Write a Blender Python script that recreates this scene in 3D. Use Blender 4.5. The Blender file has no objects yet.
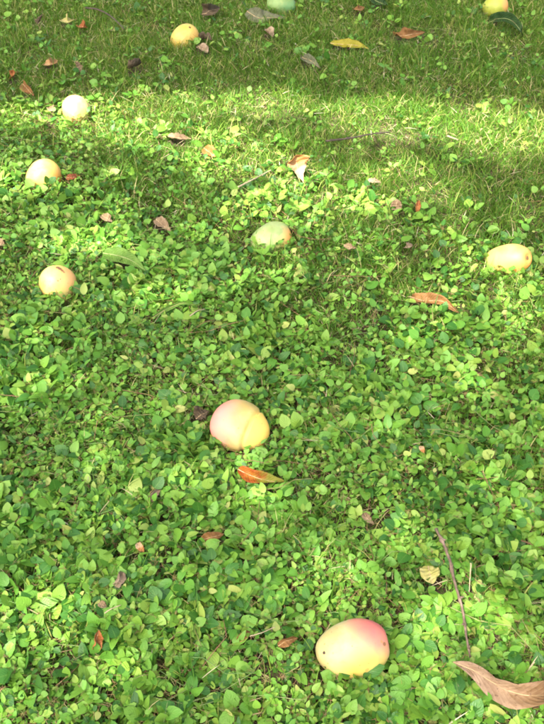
import bpy, math, random
import numpy as np
from mathutils import Vector, Matrix

R = math.radians
rng = np.random.default_rng(11)
random.seed(11)
scene = bpy.context.scene
COL = scene.collection

# ------------------------------------------------------------------ camera
W0, H0 = 544.0, 724.0            # the photograph's own pixel grid
FPX = 850.0                      # focal length in those pixels
PITCH = R(43.0)
CAM_H = 1.30
cam_d = bpy.data.cameras.new('camera')
cam_d.sensor_fit = 'VERTICAL'
cam_d.sensor_height = 24.0
cam_d.sensor_width = 24.0
cam_d.lens = FPX / H0 * 24.0
cam_d.clip_start = 0.02
cam_d.clip_end = 2000
cam = bpy.data.objects.new('camera', cam_d)
cam.location = (0, 0, CAM_H)
cam.rotation_euler = (math.pi / 2 - PITCH, 0, 0)
COL.objects.link(cam)
scene.camera = cam
scene.render.resolution_x, scene.render.resolution_y = 769, 1024

# ------------------------------------------------------------------ sky, sun, exposure
SUN = np.array([-0.30, -0.44, 0.846]); SUN /= np.linalg.norm(SUN)     # towards the sun
SUN_EL = math.asin(SUN[2]); SUN_ROT = math.atan2(SUN[0], SUN[1])
world = bpy.data.worlds.new('World'); scene.world = world
world.use_nodes = True
wn = world.node_tree.nodes; wl = world.node_tree.links
sky = wn.new('ShaderNodeTexSky'); sky.sky_type = 'NISHITA'; sky.sun_disc = False
sky.sun_elevation = SUN_EL; sky.sun_rotation = SUN_ROT
sky.air_density = 1.0; sky.dust_density = 7.0; sky.ozone_density = 0.6
wl.new(sky.outputs[0], wn['Background'].inputs['Color'])
wn['Background'].inputs['Strength'].default_value = 0.14
sd = bpy.data.lights.new('sun', 'SUN'); sd.energy = 5.0; sd.angle = R(0.53); sd.color = (1.0, 0.95, 0.86)
sun = bpy.data.objects.new('sun', sd); COL.objects.link(sun)
sun.rotation_euler = Vector(SUN).to_track_quat('Z', 'Y').to_euler()
sun.location = (-3, -4, 9)
vs = scene.view_settings
vs.view_transform = 'Standard'; vs.look = 'None'; vs.gamma = 1.0; vs.use_curve_mapping = False
vs.exposure = 2.32
scene.render.engine = 'CYCLES'
scene.cycles.use_denoising = True
scene.cycles.filter_width = 1.8
scene.cycles.max_bounces = 8
scene.cycles.transparent_max_bounces = 8

# ------------------------------------------------------------------ small helpers
def smooth(a, b, x):
    t = np.clip((np.asarray(x, float) - a) / (b - a), 0, 1)
    return t * t * (3 - 2 * t)

_k = np.random.default_rng(5)
_W = [(_k.normal(size=2), _k.uniform(0, 6.28)) for _ in range(24)]
def noise2(x, y, f, off=0):
    """cheap smooth noise in about -1..1, period near 1/f metres"""
    s = 0
    for i in range(6):
        k, p = _W[(i + off) % 24]
        k = k / np.linalg.norm(k) * (0.7 + 0.12 * i)
        s = s + np.sin(6.283 * f * (k[0] * x + k[1] * y) + p + off)
    return s / 3.2

def soil(x, y):
    """height of the soil"""
    x = np.asarray(x, float); y = np.asarray(y, float)
    fall = np.exp(-(x * x + (y - 2) ** 2) / 60.0)
    return (0.006 * noise2(x, y, 1.4, 1) + 0.004 * noise2(x, y, 3.3, 7)) * fall

def at(px, py, z=0.0):
    """the point at height z that the photograph shows at pixel px, py"""
    dx = (px - W0 / 2) / FPX; dy = -(py - H0 / 2) / FPX
    d = np.array([dx, math.cos(PITCH) + dy * math.sin(PITCH), -math.sin(PITCH) + dy * math.cos(PITCH)])
    t = (z - CAM_H) / d[2]
    return np.array([0, 0, CAM_H]) + d * t

def pix(x, y, z):
    c, s = math.cos(PITCH), math.sin(PITCH)
    zz = z - CAM_H
    dep = y * c - zz * s
    up = y * s + zz * c
    dep = np.where(dep < .05, .05, dep)
    return W0 / 2 + FPX * x / dep, H0 / 2 - FPX * up / dep, dep

def tag(o, label=None, cat=None, group=None, kind=None):
    if label: o['label'] = label
    if cat: o['category'] = cat
    if group: o['group'] = group
    if kind: o['kind'] = kind
    return o

def link(name, me, mats=(), parent=None):
    o = bpy.data.objects.new(name, me); COL.objects.link(o)
    for m in mats: me.materials.append(m)
    if parent: o.parent = parent
    return o

def mesh_np(name, V, F, smooth_shade=True, mat_idx=None, attr=None, uv=None):
    """V (n,3); F (m,3) or (m,4); attr {name: per-vertex floats}"""
    me = bpy.data.meshes.new(name)
    V = np.asarray(V, np.float32); F = np.asarray(F, np.int32)
    k = F.shape[1]
    me.vertices.add(len(V)); me.vertices.foreach_set('co', V.ravel())
    me.loops.add(F.size); me.loops.foreach_set('vertex_index', F.ravel())
    me.polygons.add(len(F))
    me.polygons.foreach_set('loop_start', np.arange(0, F.size, k, dtype=np.int32))
    me.polygons.foreach_set('loop_total', np.full(len(F), k, np.int32))
    me.polygons.foreach_set('use_smooth', np.full(len(F), smooth_shade, bool))
    if mat_idx is not None: me.polygons.foreach_set('material_index', np.asarray(mat_idx, np.int32))
    me.update(calc_edges=True)
    for n, a in (attr or {}).items():
        at_ = me.attributes.new(n, 'FLOAT', 'POINT'); at_.data.foreach_set('value', np.asarray(a, np.float32))
    if uv is not None:
        u = me.uv_layers.new(name='uv')
        u.data.foreach_set('uv', np.asarray(uv, np.float32)[F.ravel()].ravel())
    me.validate()
    return me

# ------------------------------------------------------------------ materials
class N:
    """tiny node-tree writer"""
    def __init__(s, name):
        s.m = bpy.data.materials.new(name); s.m.use_nodes = True
        s.t = s.m.node_tree; s.t.nodes.clear()
        s.out = s.t.nodes.new('ShaderNodeOutputMaterial')
    def n(s, typ, ins=None, **kw):
        nd = s.t.nodes.new(typ)
        for k, v in kw.items(): setattr(nd, k, v)
        for k, v in (ins or {}).items(): s.set(nd.inputs[k], v)
        return nd
    def set(s, sock, v):
        if isinstance(v, bpy.types.NodeSocket): s.t.links.new(v, sock)
        else:
            if hasattr(sock.default_value, '__len__') and not hasattr(v, '__len__'): v = [v] * len(sock.default_value)
            if hasattr(sock.default_value, '__len__') and len(sock.default_value) == 4 and len(v) == 3: v = (*v, 1)
            sock.default_value = v
    def math(s, op, a, b=0.0, clamp=False):
        nd = s.n('ShaderNodeMath', operation=op, use_clamp=clamp); s.set(nd.inputs[0], a); s.set(nd.inputs[1], b); return nd.outputs[0]
    def mix(s, f, a, b):
        nd = s.n('ShaderNodeMix', data_type='RGBA'); s.set(nd.inputs[0], f); s.set(nd.inputs[6], a); s.set(nd.inputs[7], b); return nd.outputs[2]
    def ramp(s, f, stops, interp='LINEAR'):
        nd = s.n('ShaderNodeValToRGB'); cr = nd.color_ramp; cr.interpolation = interp
        while len(cr.elements) < len(stops): cr.elements.new(0.5)
        for e, (p, c) in zip(cr.elements, stops): e.position = p; e.color = (*c, 1)
        s.set(nd.inputs[0], f); return nd.outputs[0]
    def step(s, f, a, b):
        nd = s.n('ShaderNodeMapRange', interpolation_type='SMOOTHSTEP'); s.set(nd.inputs[0], f); s.set(nd.inputs[1], a); s.set(nd.inputs[2], b); return nd.outputs[0]
    def noise(s, scale, detail=2, vec=None, rough=.5):
        nd = s.n('ShaderNodeTexNoise', {'Scale': scale, 'Detail': detail, 'Roughness': rough})
        if vec is not None: s.set(nd.inputs['Vector'], vec)
        return nd.outputs[0]
    def leafy(s, col, rough, trans=0.3, tcol=None, spec=0.4, bump=None):
        p = s.n('ShaderNodeBsdfPrincipled', {'Base Color': col, 'Roughness': rough, 'Specular IOR Level': spec})
        t = s.n('ShaderNodeBsdfTranslucent', {'Color': tcol if tcol is not None else col})
        if bump is not None:
            s.set(p.inputs['Normal'], bump)
        mx = s.n('ShaderNodeMixShader', {0: trans}); s.set(mx.inputs[1], p.outputs[0]); s.set(mx.inputs[2], t.outputs[0])
        s.t.links.new(mx.outputs[0], s.out.inputs[0])
        return s.m
    def plain(s, col, rough, spec=.4, bump=None, **extra):
        p = s.n('ShaderNodeBsdfPrincipled', {'Base Color': col, 'Roughness': rough, 'Specular IOR Level': spec, **extra})
        if bump is not None: s.set(p.inputs['Normal'], bump)
        s.t.links.new(p.outputs[0], s.out.inputs[0]); return s.m
    def bump(s, h, strength=.3, dist=.002):
        return s.n('ShaderNodeBump', {'Height': h, 'Strength': strength, 'Distance': dist}).outputs[0]

def rnd_sock(b):
    a = b.n('ShaderNodeAttribute', attribute_name='rnd').outputs['Fac']
    o = b.n('ShaderNodeObjectInfo').outputs['Random']
    return b.math('FRACT', b.math('ADD', a, o))

def cover_leaf_mat():
    b = N('cover_leaf')
    r = rnd_sock(b)
    c = b.ramp(r, [(0, (.026, .096, .013)), (.2, (.046, .152, .018)), (.45, (.075, .212, .024)), (.70, (.112, .268, .030)),
                   (.90, (.168, .322, .038)), (.98, (.24, .353, .055)), (1, (.34, .36, .10))])
    uv = b.n('ShaderNodeUVMap', uv_map='uv').outputs[0]
    sx = b.n('ShaderNodeSeparateXYZ'); b.set(sx.inputs[0], uv)
    av = b.math('ABSOLUTE', sx.outputs[1])
    rib = b.math('SUBTRACT', 1, b.step(av, .0, .10))
    vein = b.math('SINE', b.math('MULTIPLY', b.math('SUBTRACT', sx.outputs[0], b.math('MULTIPLY', av, .45)), 38))
    c = b.mix(b.math('MULTIPLY', rib, .40), c, (.18, .31, .055))
    geo = b.n('ShaderNodeNewGeometry')
    c = b.mix(b.math('MULTIPLY', geo.outputs['Backfacing'], .35), c, (.16, .27, .05))
    ns = b.noise(330, 3, geo.outputs['Position'])
    c = b.mix(b.math('MULTIPLY', b.step(ns, .68, .78), .15), c, (.24, .22, .08))
    return b.leafy(c, .40, .32, b.mix(.3, c, (.27, .45, .035)), .32, b.bump(b.math('ADD', b.math('MULTIPLY', vein, .45), b.math('MULTIPLY', b.noise(240, 2, geo.outputs['Position']), 3)), .32, .0008))

def grass_mat():
    b = N('grass_blade')
    r = rnd_sock(b)
    c = b.ramp(r, [(0, (.038, .105, .008)), (.3, (.064, .158, .013)), (.6, (.098, .208, .018)), (.82, (.15, .255, .028)),
                   (.92, (.27, .28, .065)), (1, (.42, .35, .17))])
    return b.leafy(c, .55, .32, b.mix(.5, c, (.28, .40, .015)), .2)

def straw_mat():
    b = N('dry_grass_blade')
    c = b.ramp(rnd_sock(b), [(0, (.16, .11, .05)), (.4, (.30, .24, .12)), (.8, (.45, .38, .22)), (1, (.58, .52, .36))])
    return b.leafy(c, .7, .15, None, .2)

def stem_mat():
    b = N('creeping_stem')
    c = b.ramp(rnd_sock(b), [(0, (.10, .20, .04)), (.5, (.17, .21, .06)), (.75, (.24, .15, .06)), (1, (.20, .09, .05))])
    return b.plain(c, .5)

def soil_mat():
    b = N('soil')
    pos = b.n('ShaderNodeTexCoord').outputs['Object']
    n1 = b.noise(35, 6, pos, .65); n2 = b.noise(160, 4, pos, .6); n3 = b.noise(2.2, 4, pos)
    c = b.ramp(n1, [(.3, (.028, .020, .012)), (.55, (.060, .042, .025)), (.75, (.11, .085, .05))])
    c = b.mix(b.step(n2, .58, .7), c, (.17, .13, .07))
    # beyond the planted strip the lawn goes on as turf too fine to build
    ln = b.n('ShaderNodeVectorMath', operation='LENGTH'); b.set(ln.inputs[0], pos)
    turf = b.ramp(b.noise(70, 8, pos, .75), [(.3, (.03, .075, .012)), (.5, (.06, .13, .02)), (.7, (.12, .18, .04))])
    turf = b.mix(b.step(n3, .45, .65), turf, (.085, .14, .03))
    c = b.mix(b.step(ln.outputs[1], 3.9, 5.2), c, turf)
    return b.plain(c, .95, .15, b.bump(n1, .6, .01))

M_LEAF, M_GRASS, M_STRAW, M_STEM, M_SOIL = cover_leaf_mat(), grass_mat(), straw_mat(), stem_mat(), soil_mat()

def dead_leaf_mat(name, c1, c2, c3=None, spot=(.06, .03, .015), spots=.3, rough=.55, trans=.15, scale=40, vein=.5):
    b = N(name)
    dim = lambda q: tuple(v * .74 for v in q) if q else q
    c1, c2, c3 = dim(c1), dim(c2), dim(c3)
    uv = b.n('ShaderNodeUVMap', uv_map='uv').outputs[0]
    sx = b.n('ShaderNodeSeparateXYZ'); b.set(sx.inputs[0], uv)
    pos = b.n('ShaderNodeTexCoord').outputs['Object']
    n1 = b.noise(scale, 4, pos, .6); n2 = b.noise(scale * 3.2, 3, pos, .6)
    c = b.mix(b.step(n1, .35, .65), c1, c2)
    if c3: c = b.mix(b.step(b.math('ADD', sx.outputs[0], b.math('MULTIPLY', b.math('SUBTRACT', n1, .5), .9)), .35, .7), c, c3)
    av = b.math('ABSOLUTE', sx.outputs[1])
    rib = b.math('SUBTRACT', 1, b.step(av, .02, .09))
    ve = b.math('SINE', b.math('MULTIPLY', b.math('SUBTRACT', sx.outputs[0], b.math('MULTIPLY', av, .16)), 110))
    c = b.mix(b.math('MULTIPLY', b.step(ve, .75, 1.0), .18 * vein), c, (.55, .45, .25))
    c = b.mix(b.math('MULTIPLY', rib, .3), c, (.40, .30, .15))
    c = b.mix(b.math('MULTIPLY', b.step(n2, .60, .70), spots), c, spot)
    return b.leafy(c, rough, trans, None, .15, b.bump(b.math('ADD', b.math('MULTIPLY', ve, .5), n2), .35, .0015))

# ------------------------------------------------------------------ what lies on the lawn keeps the cover away: (x, y, radius, z above which no leaf grows)
KEEP = []
ELLS = []       # mango ellipsoids: (centre, 3x3 world->unit sphere)

# ------------------------------------------------------------------ mangoes
def mango_mesh(L, Wd, Hh, seed, groove=0.0, groove_phi=0.0, bend=.05):
    g = np.random.default_rng(seed)
    nt, npz = (96 if groove else 44), 56
    th = np.linspace(0, math.pi, nt); ph = np.linspace(0, 2 * math.pi, npz, endpoint=False)
    T, P = np.meshgrid(th, ph, indexing='ij')
    s = np.sin(T)
    r = np.power(np.clip(s, 0, 1), .90) * (1 + .09 * np.cos(T) - .03 * np.cos(2 * T))
    r = r * (1 + .012 * np.sin(2 * P + g.uniform(0, 6) + 2 * T) + .010 * np.sin(3 * T + P + g.uniform(0, 6)) + .006 * np.sin(5 * P + 4 * T + g.uniform(0, 6)))
    if groove:
        dth = T - groove_phi - .10 * np.sin(P + .6)
        r = r * (1 - groove * np.exp(-(dth / .06) ** 2) - .45 * groove * smooth(-.1, .25, dth))
    X = np.cos(T) * L / 2 - .055 * L * np.exp(-(T / .24) ** 2)
    Y = r * np.cos(P) * Wd / 2 + bend * L * (np.cos(T) ** 2 - .4) * np.where(T > 1.57, 1.0, .4)
    Y = Y + bend * 1.4 * Wd * np.exp(-((math.pi - T) / .45) ** 2) * np.where(np.cos(P) > 0, np.cos(P), 0)
    Z = r * np.sin(P) * Hh / 2
    V = np.stack([X, Y, Z], -1)
    verts = [V[0].mean(0)] + list(V[1:-1].reshape(-1, 3)) + [V[-1].mean(0)]
    F = []
    idx = lambda i, j: 1 + (i - 1) * npz + j % npz
    tri = []
    for j in range(npz):
        tri.append((0, idx(1, j), idx(1, j + 1)))
        tri.append((len(verts) - 1, idx(nt - 2, j + 1), idx(nt - 2, j)))
        for i in range(1, nt - 2):
            a, b_, c, d = idx(i, j), idx(i + 1, j), idx(i + 1, j + 1), idx(i, j + 1)
            tri.append((a, b_, c)); tri.append((a, c, d))
    return mesh_np('mango', np.array(verts), np.array(tri)), X[0, 0]

def mango_mat(name, base, pale, blush=None, blush_dir=None, blush_w=(.1, .9), second=None, second_dir=None, second_w=(.2, .9), spots=(), size=.06, freckle=.35):
    b = N(name)
    pos = b.n('ShaderNodeTexCoord').outputs['Object']
    nrm = b.n('ShaderNodeVectorMath', operation='NORMALIZE'); b.set(nrm.inputs[0], pos)
    n1 = b.noise(26, 4, pos, .6); n2 = b.noise(90, 3, pos, .6)
    base = tuple(q * g_ for q, g_ in zip(base, (.66, .60, .42))); pale = tuple(q * g_ for q, g_ in zip(pale, (.70, .65, .50)))
    c = b.mix(b.step(n1, .35, .68), base, pale)
    def toward(d, w):
        dt = b.n('ShaderNodeVectorMath', operation='DOT_PRODUCT'); b.set(dt.inputs[0], nrm.outputs[0]); b.set(dt.inputs[1], tuple(d))
        v = b.math('ADD', dt.outputs['Value'], b.math('MULTIPLY', b.math('SUBTRACT', n1, .5), .55))
        return b.step(v, w[0], w[1])
    if second: c = b.mix(toward(second_dir, second_w), c, second)
    if blush: c = b.mix(toward(blush_dir, blush_w), c, blush)
    vor = b.n('ShaderNodeTexVoronoi', {'Scale': 330}); b.set(vor.inputs['Vector'], pos)
    fr = b.math('SUBTRACT', 1, b.step(vor.outputs['Distance'], .10, .26))
    c = b.mix(b.math('MULTIPLY', b.math('MULTIPLY', fr, b.step(n2, .52, .66)), b.math('MULTIPLY', freckle, 1.5)), c, (.42, .26, .08))
    c = b.mix(b.math('MULTIPLY', b.step(b.noise(45, 5, pos, .7), .60, .74), .30), c, (.46, .28, .07))
    c = b.mix(b.math('MULTIPLY', b.step(b.noise(11, 3, pos, .6), .45, .70), .30), c, tuple(q * w for q, w in zip(pale, (.86, 1.0, .9))))
    mp = b.n('ShaderNodeMapping'); b.set(mp.inputs[0], pos); mp.inputs['Scale'].default_value = (18, 120, 120)
    sap = b.noise(1.0, 4, mp.outputs[0], .7)                  # sap runs from the stalk along the fruit
    c = b.mix(b.math('MULTIPLY', b.step(sap, .60, .72), .34), c, (.40, .24, .07))
    c = b.mix(b.math('MULTIPLY', b.step(b.noise(70, 5, pos, .75), .63, .70), .45), c, (.30, .17, .06))
    for d, rad, col, k in spots:
        ds = b.n('ShaderNodeVectorMath', operation='DISTANCE'); b.set(ds.inputs[0], nrm.outputs[0]); b.set(ds.inputs[1], tuple(d))
        v = b.math('ADD', ds.outputs['Value'], b.math('MULTIPLY', b.math('SUBTRACT', n2, .5), rad * 1.4))
        c = b.mix(b.math('MULTIPLY', b.math('SUBTRACT', 1, b.step(v, rad * .6, rad * 1.15)), k), c, col)
    return b.plain(c, b.math('ADD', .40, b.math('MULTIPLY', n1, .22)), .4, b.bump(b.math('ADD', n2, b.math('MULTIPLY', fr, -.4)), .16, .001), **{'Subsurface Weight': .05, 'Subsurface Radius': (.012, .006, .002), 'Subsurface Scale': .5, 'Coat Weight': .0, 'Coat Roughness': .3})

M_SCAR = (lambda b: b.plain(b.mix(b.noise(400, 4, b.n('ShaderNodeTexCoord').outputs['Object']), (.07, .04, .02), (.20, .12, .05)), .85, .2))(N('stem_scar'))

def mango(px, py, L, Wd, Hh, az, tilt, roll, sink, label, seed, base, pale, blush=None, bl=None, bw=(.1, .9), second=None, sl=None, sw=(.2, .9),
          spots=(), groove=0, gphi=0, freckle=.35, bend=.05):
    """centre seen at px, py; az = heading of the stem end (0 = to the right, 90 = away); sink = how far it nestles into the cover"""
    cz = Hh / 2 - .004 - sink
    c0 = at(px, py, cz)
    cz += float(soil(c0[0], c0[1])); c0 = at(px, py, cz)
    rot = Matrix.Rotation(R(az), 3, 'Z') @ Matrix.Rotation(R(-tilt), 3, 'Y') @ Matrix.Rotation(R(roll), 3, 'X')
    Rm = np.array(rot)
    me, xs = mango_mesh(L, Wd, Hh, seed, groove, gphi, bend)
    tc = np.array([0, 0, CAM_H]) - c0; tc /= np.linalg.norm(tc)
    right = np.array([1.0, 0, 0]); right -= tc * right.dot(tc); right /= np.linalg.norm(right)
    up = np.cross(tc, right)
    def face(u, v):      # a spot on the skin, u to the right and v up across the fruit as seen
        w = math.sqrt(max(0.0, 1 - u * u - v * v))
        p = right * u + up * v + tc * w
        p = Rm.T @ p * np.array([L, Wd, Hh])
        return p / np.linalg.norm(p)
    sr = random.Random(seed)
    mat = mango_mat('mango_skin', base, pale, blush, None if bl is None else face(*bl), bw, second, None if sl is None else face(*sl), sw,
                    [(face(u, v), r_, c_, k_) for (u, v, r_, c_, k_) in list(spots) + [(sr.uniform(-.8, .8), sr.uniform(-.5, .8), sr.uniform(.015, .04), (.30, .16, .05), sr.uniform(.4, .8)) for _ in range(6)] if u * u + v * v < 1.3], L / 2, freckle)
    o = link('mango', me, [mat])
    o.location = c0; o.rotation_euler = rot.to_euler()
    tag(o, label, 'mango', 'mangoes fallen on the lawn')
    # stalk scar, a small corky ring in the dimple of the stem end
    n = 14; V = [(xs + .0016, 0, 0)]; F = []
    rr = [(.0022, .0008), (.0036, .0026), (.0050, .0012), (.0062, -.0022)]
    y0 = bend * L * .6 * .4
    g = np.random.default_rng(seed)
    for r_, dx in rr:
        for j in range(n):
            a = 2 * math.pi * j / n; q = r_ * (1 + .12 * math.sin(3 * a + seed) + .06 * g.normal())
            V.append((xs + dx, q * math.cos(a), q * math.sin(a)))
    for j in range(n):
        F.append((0, 1 + j, 1 + (j + 1) % n))
        for i in range(3):
            a, b_, c, d = 1 + i * n + j, 1 + (i + 1) * n + j, 1 + (i + 1) * n + (j + 1) % n, 1 + i * n + (j + 1) % n
            F += [(a, b_, c), (a, c, d)]
    V = np.array(V); V[:, 1] += y0
    link('stem_scar', mesh_np('stem_scar', V, F), [M_SCAR], o)
    inv = np.diag([2 / L, 2 / Wd, 2 / Hh]) @ Rm.T
    ELLS.append((c0, inv, max(L, Wd) / 2))
    return o

YEL, PALE, ORA, PINK, GRN = (.72, .47, .10), (.80, .62, .24), (.66, .28, .05), (.60, .15, .12), (.36, .46, .14)
BR = (.16, .07, .02); DK = (.035, .018, .012)
mango(353, 648.5, .120, .088, .086, 8, 6, 20, .002, 'large pale mango with pink blush, nearest the curled tan leaf at bottom right', 1, (.68, .60, .32), (.72, .66, .42),
      PINK, (.55, .74), (.42, 1.0), (.50, .36, .06), (.35, -.85), (.25, 1.0),
      [(-.76, -.10, .055, DK, 1.0), (.80, .10, .07, BR, .8), (.72, .18, .05, (.5, .2, .05), .8), (.38, -.70, .07, (.42, .22, .05), .7), (-.52, -.12, .05, (.6, .35, .1), .6), (.2, -.55, .03, BR, .6)], bend=.015)
mango(240.5, 427, .124, .106, .098, 152, 0, 0, .008, 'pale yellow mango with a crease down one side, above the orange and green leaf', 2, (.68, .53, .22), (.72, .60, .31),
      (.66, .22, .17), (-.92, .25), (.05, .95), (.74, .46, .09), (.9, -.2), (.35, .8), [(.05, .75, .05, (.5, .25, .12), .4)], groove=.11, gphi=1.98, bend=.015)
mango(58, 285, .096, .088, .085, 100, 30, 40, .012, 'yellow mango with brown scratch marks on top, beside the left edge of the lawn', 3, (.74, .52, .17), (.78, .60, .27),
      (.70, .36, .12), (.75, .35), (.4, 1.1), (.52, .50, .14), (.5, -.8), (.3, 1.0),
      [(.02, .88, .11, (.10, .045, .03), .9), (.14, .82, .12, (.10, .045, .03), .9), (.25, .74, .10, (.16, .06, .03), .85), (.34, .66, .06, (.2, .08, .04), .7), (.02, .25, .055, (.22, .08, .03), .85), (.16, .33, .05, (.22, .08, .03), .85), (.2, .22, .03, (.3, .14, .06), .7), (-.5, .02, .025, (.2, .1, .05), .8)])
mango(271, 239, .112, .086, .082, 20, 10, 0, .016, 'pale green mango with an orange cheek, half sunk in clover near the middle', 4, (.34, .50, .20), (.46, .58, .30),
      (.68, .27, .06), (.97, -.10), (.62, 1.1), (.70, .50, .12), (.7, -.5), (.6, 1.1),
      [(-.38, .55, .05, (.18, .20, .06), .9), (.02, .66, .05, (.22, .2, .08), .7), (.45, .66, .04, (.5, .2, .06), .7)])
mango(507, 260, .132, .080, .078, -46, 32, 0, .004, 'orange yellow mango showing its brown stem dimple, beside the right edge of the lawn', 5, (.74, .52, .16), (.76, .60, .26),
      (.66, .25, .05), (.6, -.4), (.35, 1.1), (.60, .42, .10), (-.8, .2), (.5, 1.1), [(.58, .05, .14, (.40, .20, .06), .6), (.35, .35, .04, (.5, .26, .08), .6)])
mango(43.5, 177, .108, .092, .090, 60, 10, 60, .014, 'rounded golden mango with a red brown scrap beside it', 6, (.74, .54, .15), (.78, .64, .28),
      ORA, (.85, -.35), (.25, 1.1), spots=[(.55, .1, .04, (.5, .24, .06), .5)], freckle=.2)
mango(76, 111, .098, .086, .094, 95, 42, 0, .014, 'sunlit mango glowing nearly white in a patch of sun', 7, (.78, .56, .22), (.82, .66, .36),
      (.66, .30, .06), (-.85, -.5), (.45, 1.1), freckle=.15)  # orange at lower left paints in the fruit's shaded edge
mango(185, 38, .112, .092, .092, 40, 12, 0, .018, 'golden mango half hidden in shaded grass near the top edge', 8, (.70, .54, .14), (.74, .60, .22),
      (.62, .30, .06), (.8, 0), (.6, 1.2), spots=[(.35, .72, .10, (.08, .04, .02), .95), (.82, .02, .06, (.6, .16, .03), .9)], freckle=.15)
mango(281, 5, .118, .094, .092, 170, 0, 0, .012, 'plain green mango cut off by the top edge', 9, (.20, .36, .13), (.27, .44, .18), (.12, .26, .09), (.6, -.6), (.3, 1.1), freckle=.1)
mango(495, 7, .104, .090, .088, 30, 0, 0, .014, 'yellow green mango with orange side, cut off by the top right edge', 10, (.40, .50, .08), (.50, .56, .12),
      (.62, .24, .08), (.93, .1), (.62, 1.05), freckle=.2)

# ------------------------------------------------------------------ fallen leaves
def catmull(P, n):
    P = np.array(P, float)
    Q = np.vstack([2 * P[0] - P[1], P, 2 * P[-1] - P[-2]])
    out = []
    for t in np.linspace(0, len(P) - 1, n):
        i = min(int(t), len(P) - 2); u = t - i
        a, b_, c, d = Q[i], Q[i + 1], Q[i + 2], Q[i + 3]
        out.append(.5 * (2 * b_ + (c - a) * u + (2 * a - 5 * b_ + 4 * c - d) * u * u + (3 * b_ - a - 3 * c + d) * u ** 3))
    return np.array(out)

M_RIB = (lambda b: b.plain(b.mix(b.noise(200, 3, b.n('ShaderNodeTexCoord').outputs['Object']), (.30, .20, .09), (.46, .34, .18)), .6))(N('leaf_rib'))
M_RIBG = (lambda b: b.plain(b.mix(b.noise(200, 3, b.n('ShaderNodeTexCoord').outputs['Object']), (.14, .20, .06), (.26, .30, .11)), .6))(N('green_leaf_rib'))

def tube(P, rad, sides=6):
    P = np.asarray(P); n = len(P)
    T = np.gradient(P, axis=0); T /= np.linalg.norm(T, axis=1)[:, None] + 1e-9
    ref = np.array([0.31, 0.2, 0.93]); A = np.cross(T, ref); A /= np.linalg.norm(A, axis=1)[:, None] + 1e-9
    B = np.cross(T, A)
    rad = np.broadcast_to(np.asarray(rad, float), (n,))
    ang = np.linspace(0, 2 * math.pi, sides, endpoint=False)
    V = P[:, None] + rad[:, None, None] * (np.cos(ang)[None, :, None] * A[:, None] + np.sin(ang)[None, :, None] * B[:, None])
    F = []
    for i in range(n - 1):
        for j in range(sides):
            a, b_ = i * sides + j, i * sides + (j + 1) % sides
            F.append((a, b_, b_ + sides)); F.append((a, b_ + sides, a + sides))
    V = V.reshape(-1, 3)
    V = np.vstack([V, P[0], P[-1]]); k = n * sides
    for j in range(sides):
        F.append((k, (j + 1) % sides, j)); F.append((k + 1, (n - 1) * sides + j, (n - 1) * sides + (j + 1) % sides))
    return V, np.array(F)

def fallen_leaf(label, pts, width, mat, twist=(0, 0), curl=.25, tip=.55, wav=.06, name='fallen_leaf', cat='leaf', rib=True, stalk=0.0, ribmat=None, seed=0, ragged=.0, n=26, group='leaves fallen on the lawn'):
    """pts: (px, py, height above the soil) from stalk end to tip; width in metres; twist in degrees at both ends"""
    g = np.random.default_rng(seed + 77)
    P = []
    for px, py, z in pts:
        z = z - (.006 if py > 160 or z > .05 else .014); p = at(px, py, z); zz = z + float(soil(p[0], p[1])); P.append(at(px, py, zz))
    C = catmull(P, n)
    if stalk == 0: stalk = .0
    T = np.gradient(C, axis=0); T /= np.linalg.norm(T, axis=1)[:, None]
    t = np.linspace(0, 1, n)
    tw = np.interp(t, np.linspace(0, 1, len(twist)), -np.radians(twist))
    up = np.array([0, 0, 1.0]); S = np.cross(T, up); S /= np.linalg.norm(S, axis=1)[:, None] + 1e-9
    Nn = np.cross(S, T)
    S2 = S * np.cos(tw)[:, None] + Nn * np.sin(tw)[:, None]
    N2 = -S * np.sin(tw)[:, None] + Nn * np.cos(tw)[:, None]
    prof = np.power(np.sin(math.pi * np.power(t, tip * 1.25)), .8) * .98 + .02
    prof[-1] = .02; prof[0] = .03
    m = 7
    V = []; UV = []
    for i in range(n):
        for j in range(m):
            s = -1 + 2 * j / (m - 1)
            w = prof[i] * width / 2
            if ragged and abs(s) > .9: w *= 1 - ragged * abs(g.normal())
            zed = curl * width * (s * s - .3) * prof[i] + wav * width * math.sin(9 * t[i] + 2.5 * (s > 0) + seed) * abs(s) ** 1.5 * prof[i]
            zed += width * min(.05, .0016 / width) * (math.sin(5.3 * s + 17 * t[i] + seed * 2.1) + math.sin(31 * t[i] - 3 * s + seed)) * prof[i]
            V.append(C[i] + S2[i] * s * w + N2[i] * zed); UV.append((t[i], s))
    F = []
    for i in range(n - 1):
        for j in range(m - 1):
            a = i * m + j
            F.append((a, a + 1, a + m + 1)); F.append((a, a + m + 1, a + m))
    org = C[n // 2].copy()
    V = np.array(V) - org
    me = mesh_np(name, V, F, uv=UV)
    o = link(name, me, [mat]); o.location = org
    sm = o.modifiers.new('thickness', 'SOLIDIFY'); sm.thickness = .0004; sm.offset = 0
    tag(o, label, cat, group)
    if rib:
        Pr = C - org - N2 * (curl * width * .3 * prof)[:, None] + N2 * .0002
        if stalk: Pr = np.vstack([Pr[0] - T[0] * stalk + np.array([0, 0, -.2 * stalk]), Pr])
        rad = np.linspace(.0011, .0003, len(Pr)) * min(1.3, max(.5, width / .035))
        v, f = tube(Pr, rad, 5)
        link('midrib', mesh_np('midrib', v, f), [ribmat or M_RIB], o)
    for i in range(0, n, 3): KEEP.append((C[i][0], C[i][1], width * .42 * prof[i] + .006, C[i][2] - .002))
    return o

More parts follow.
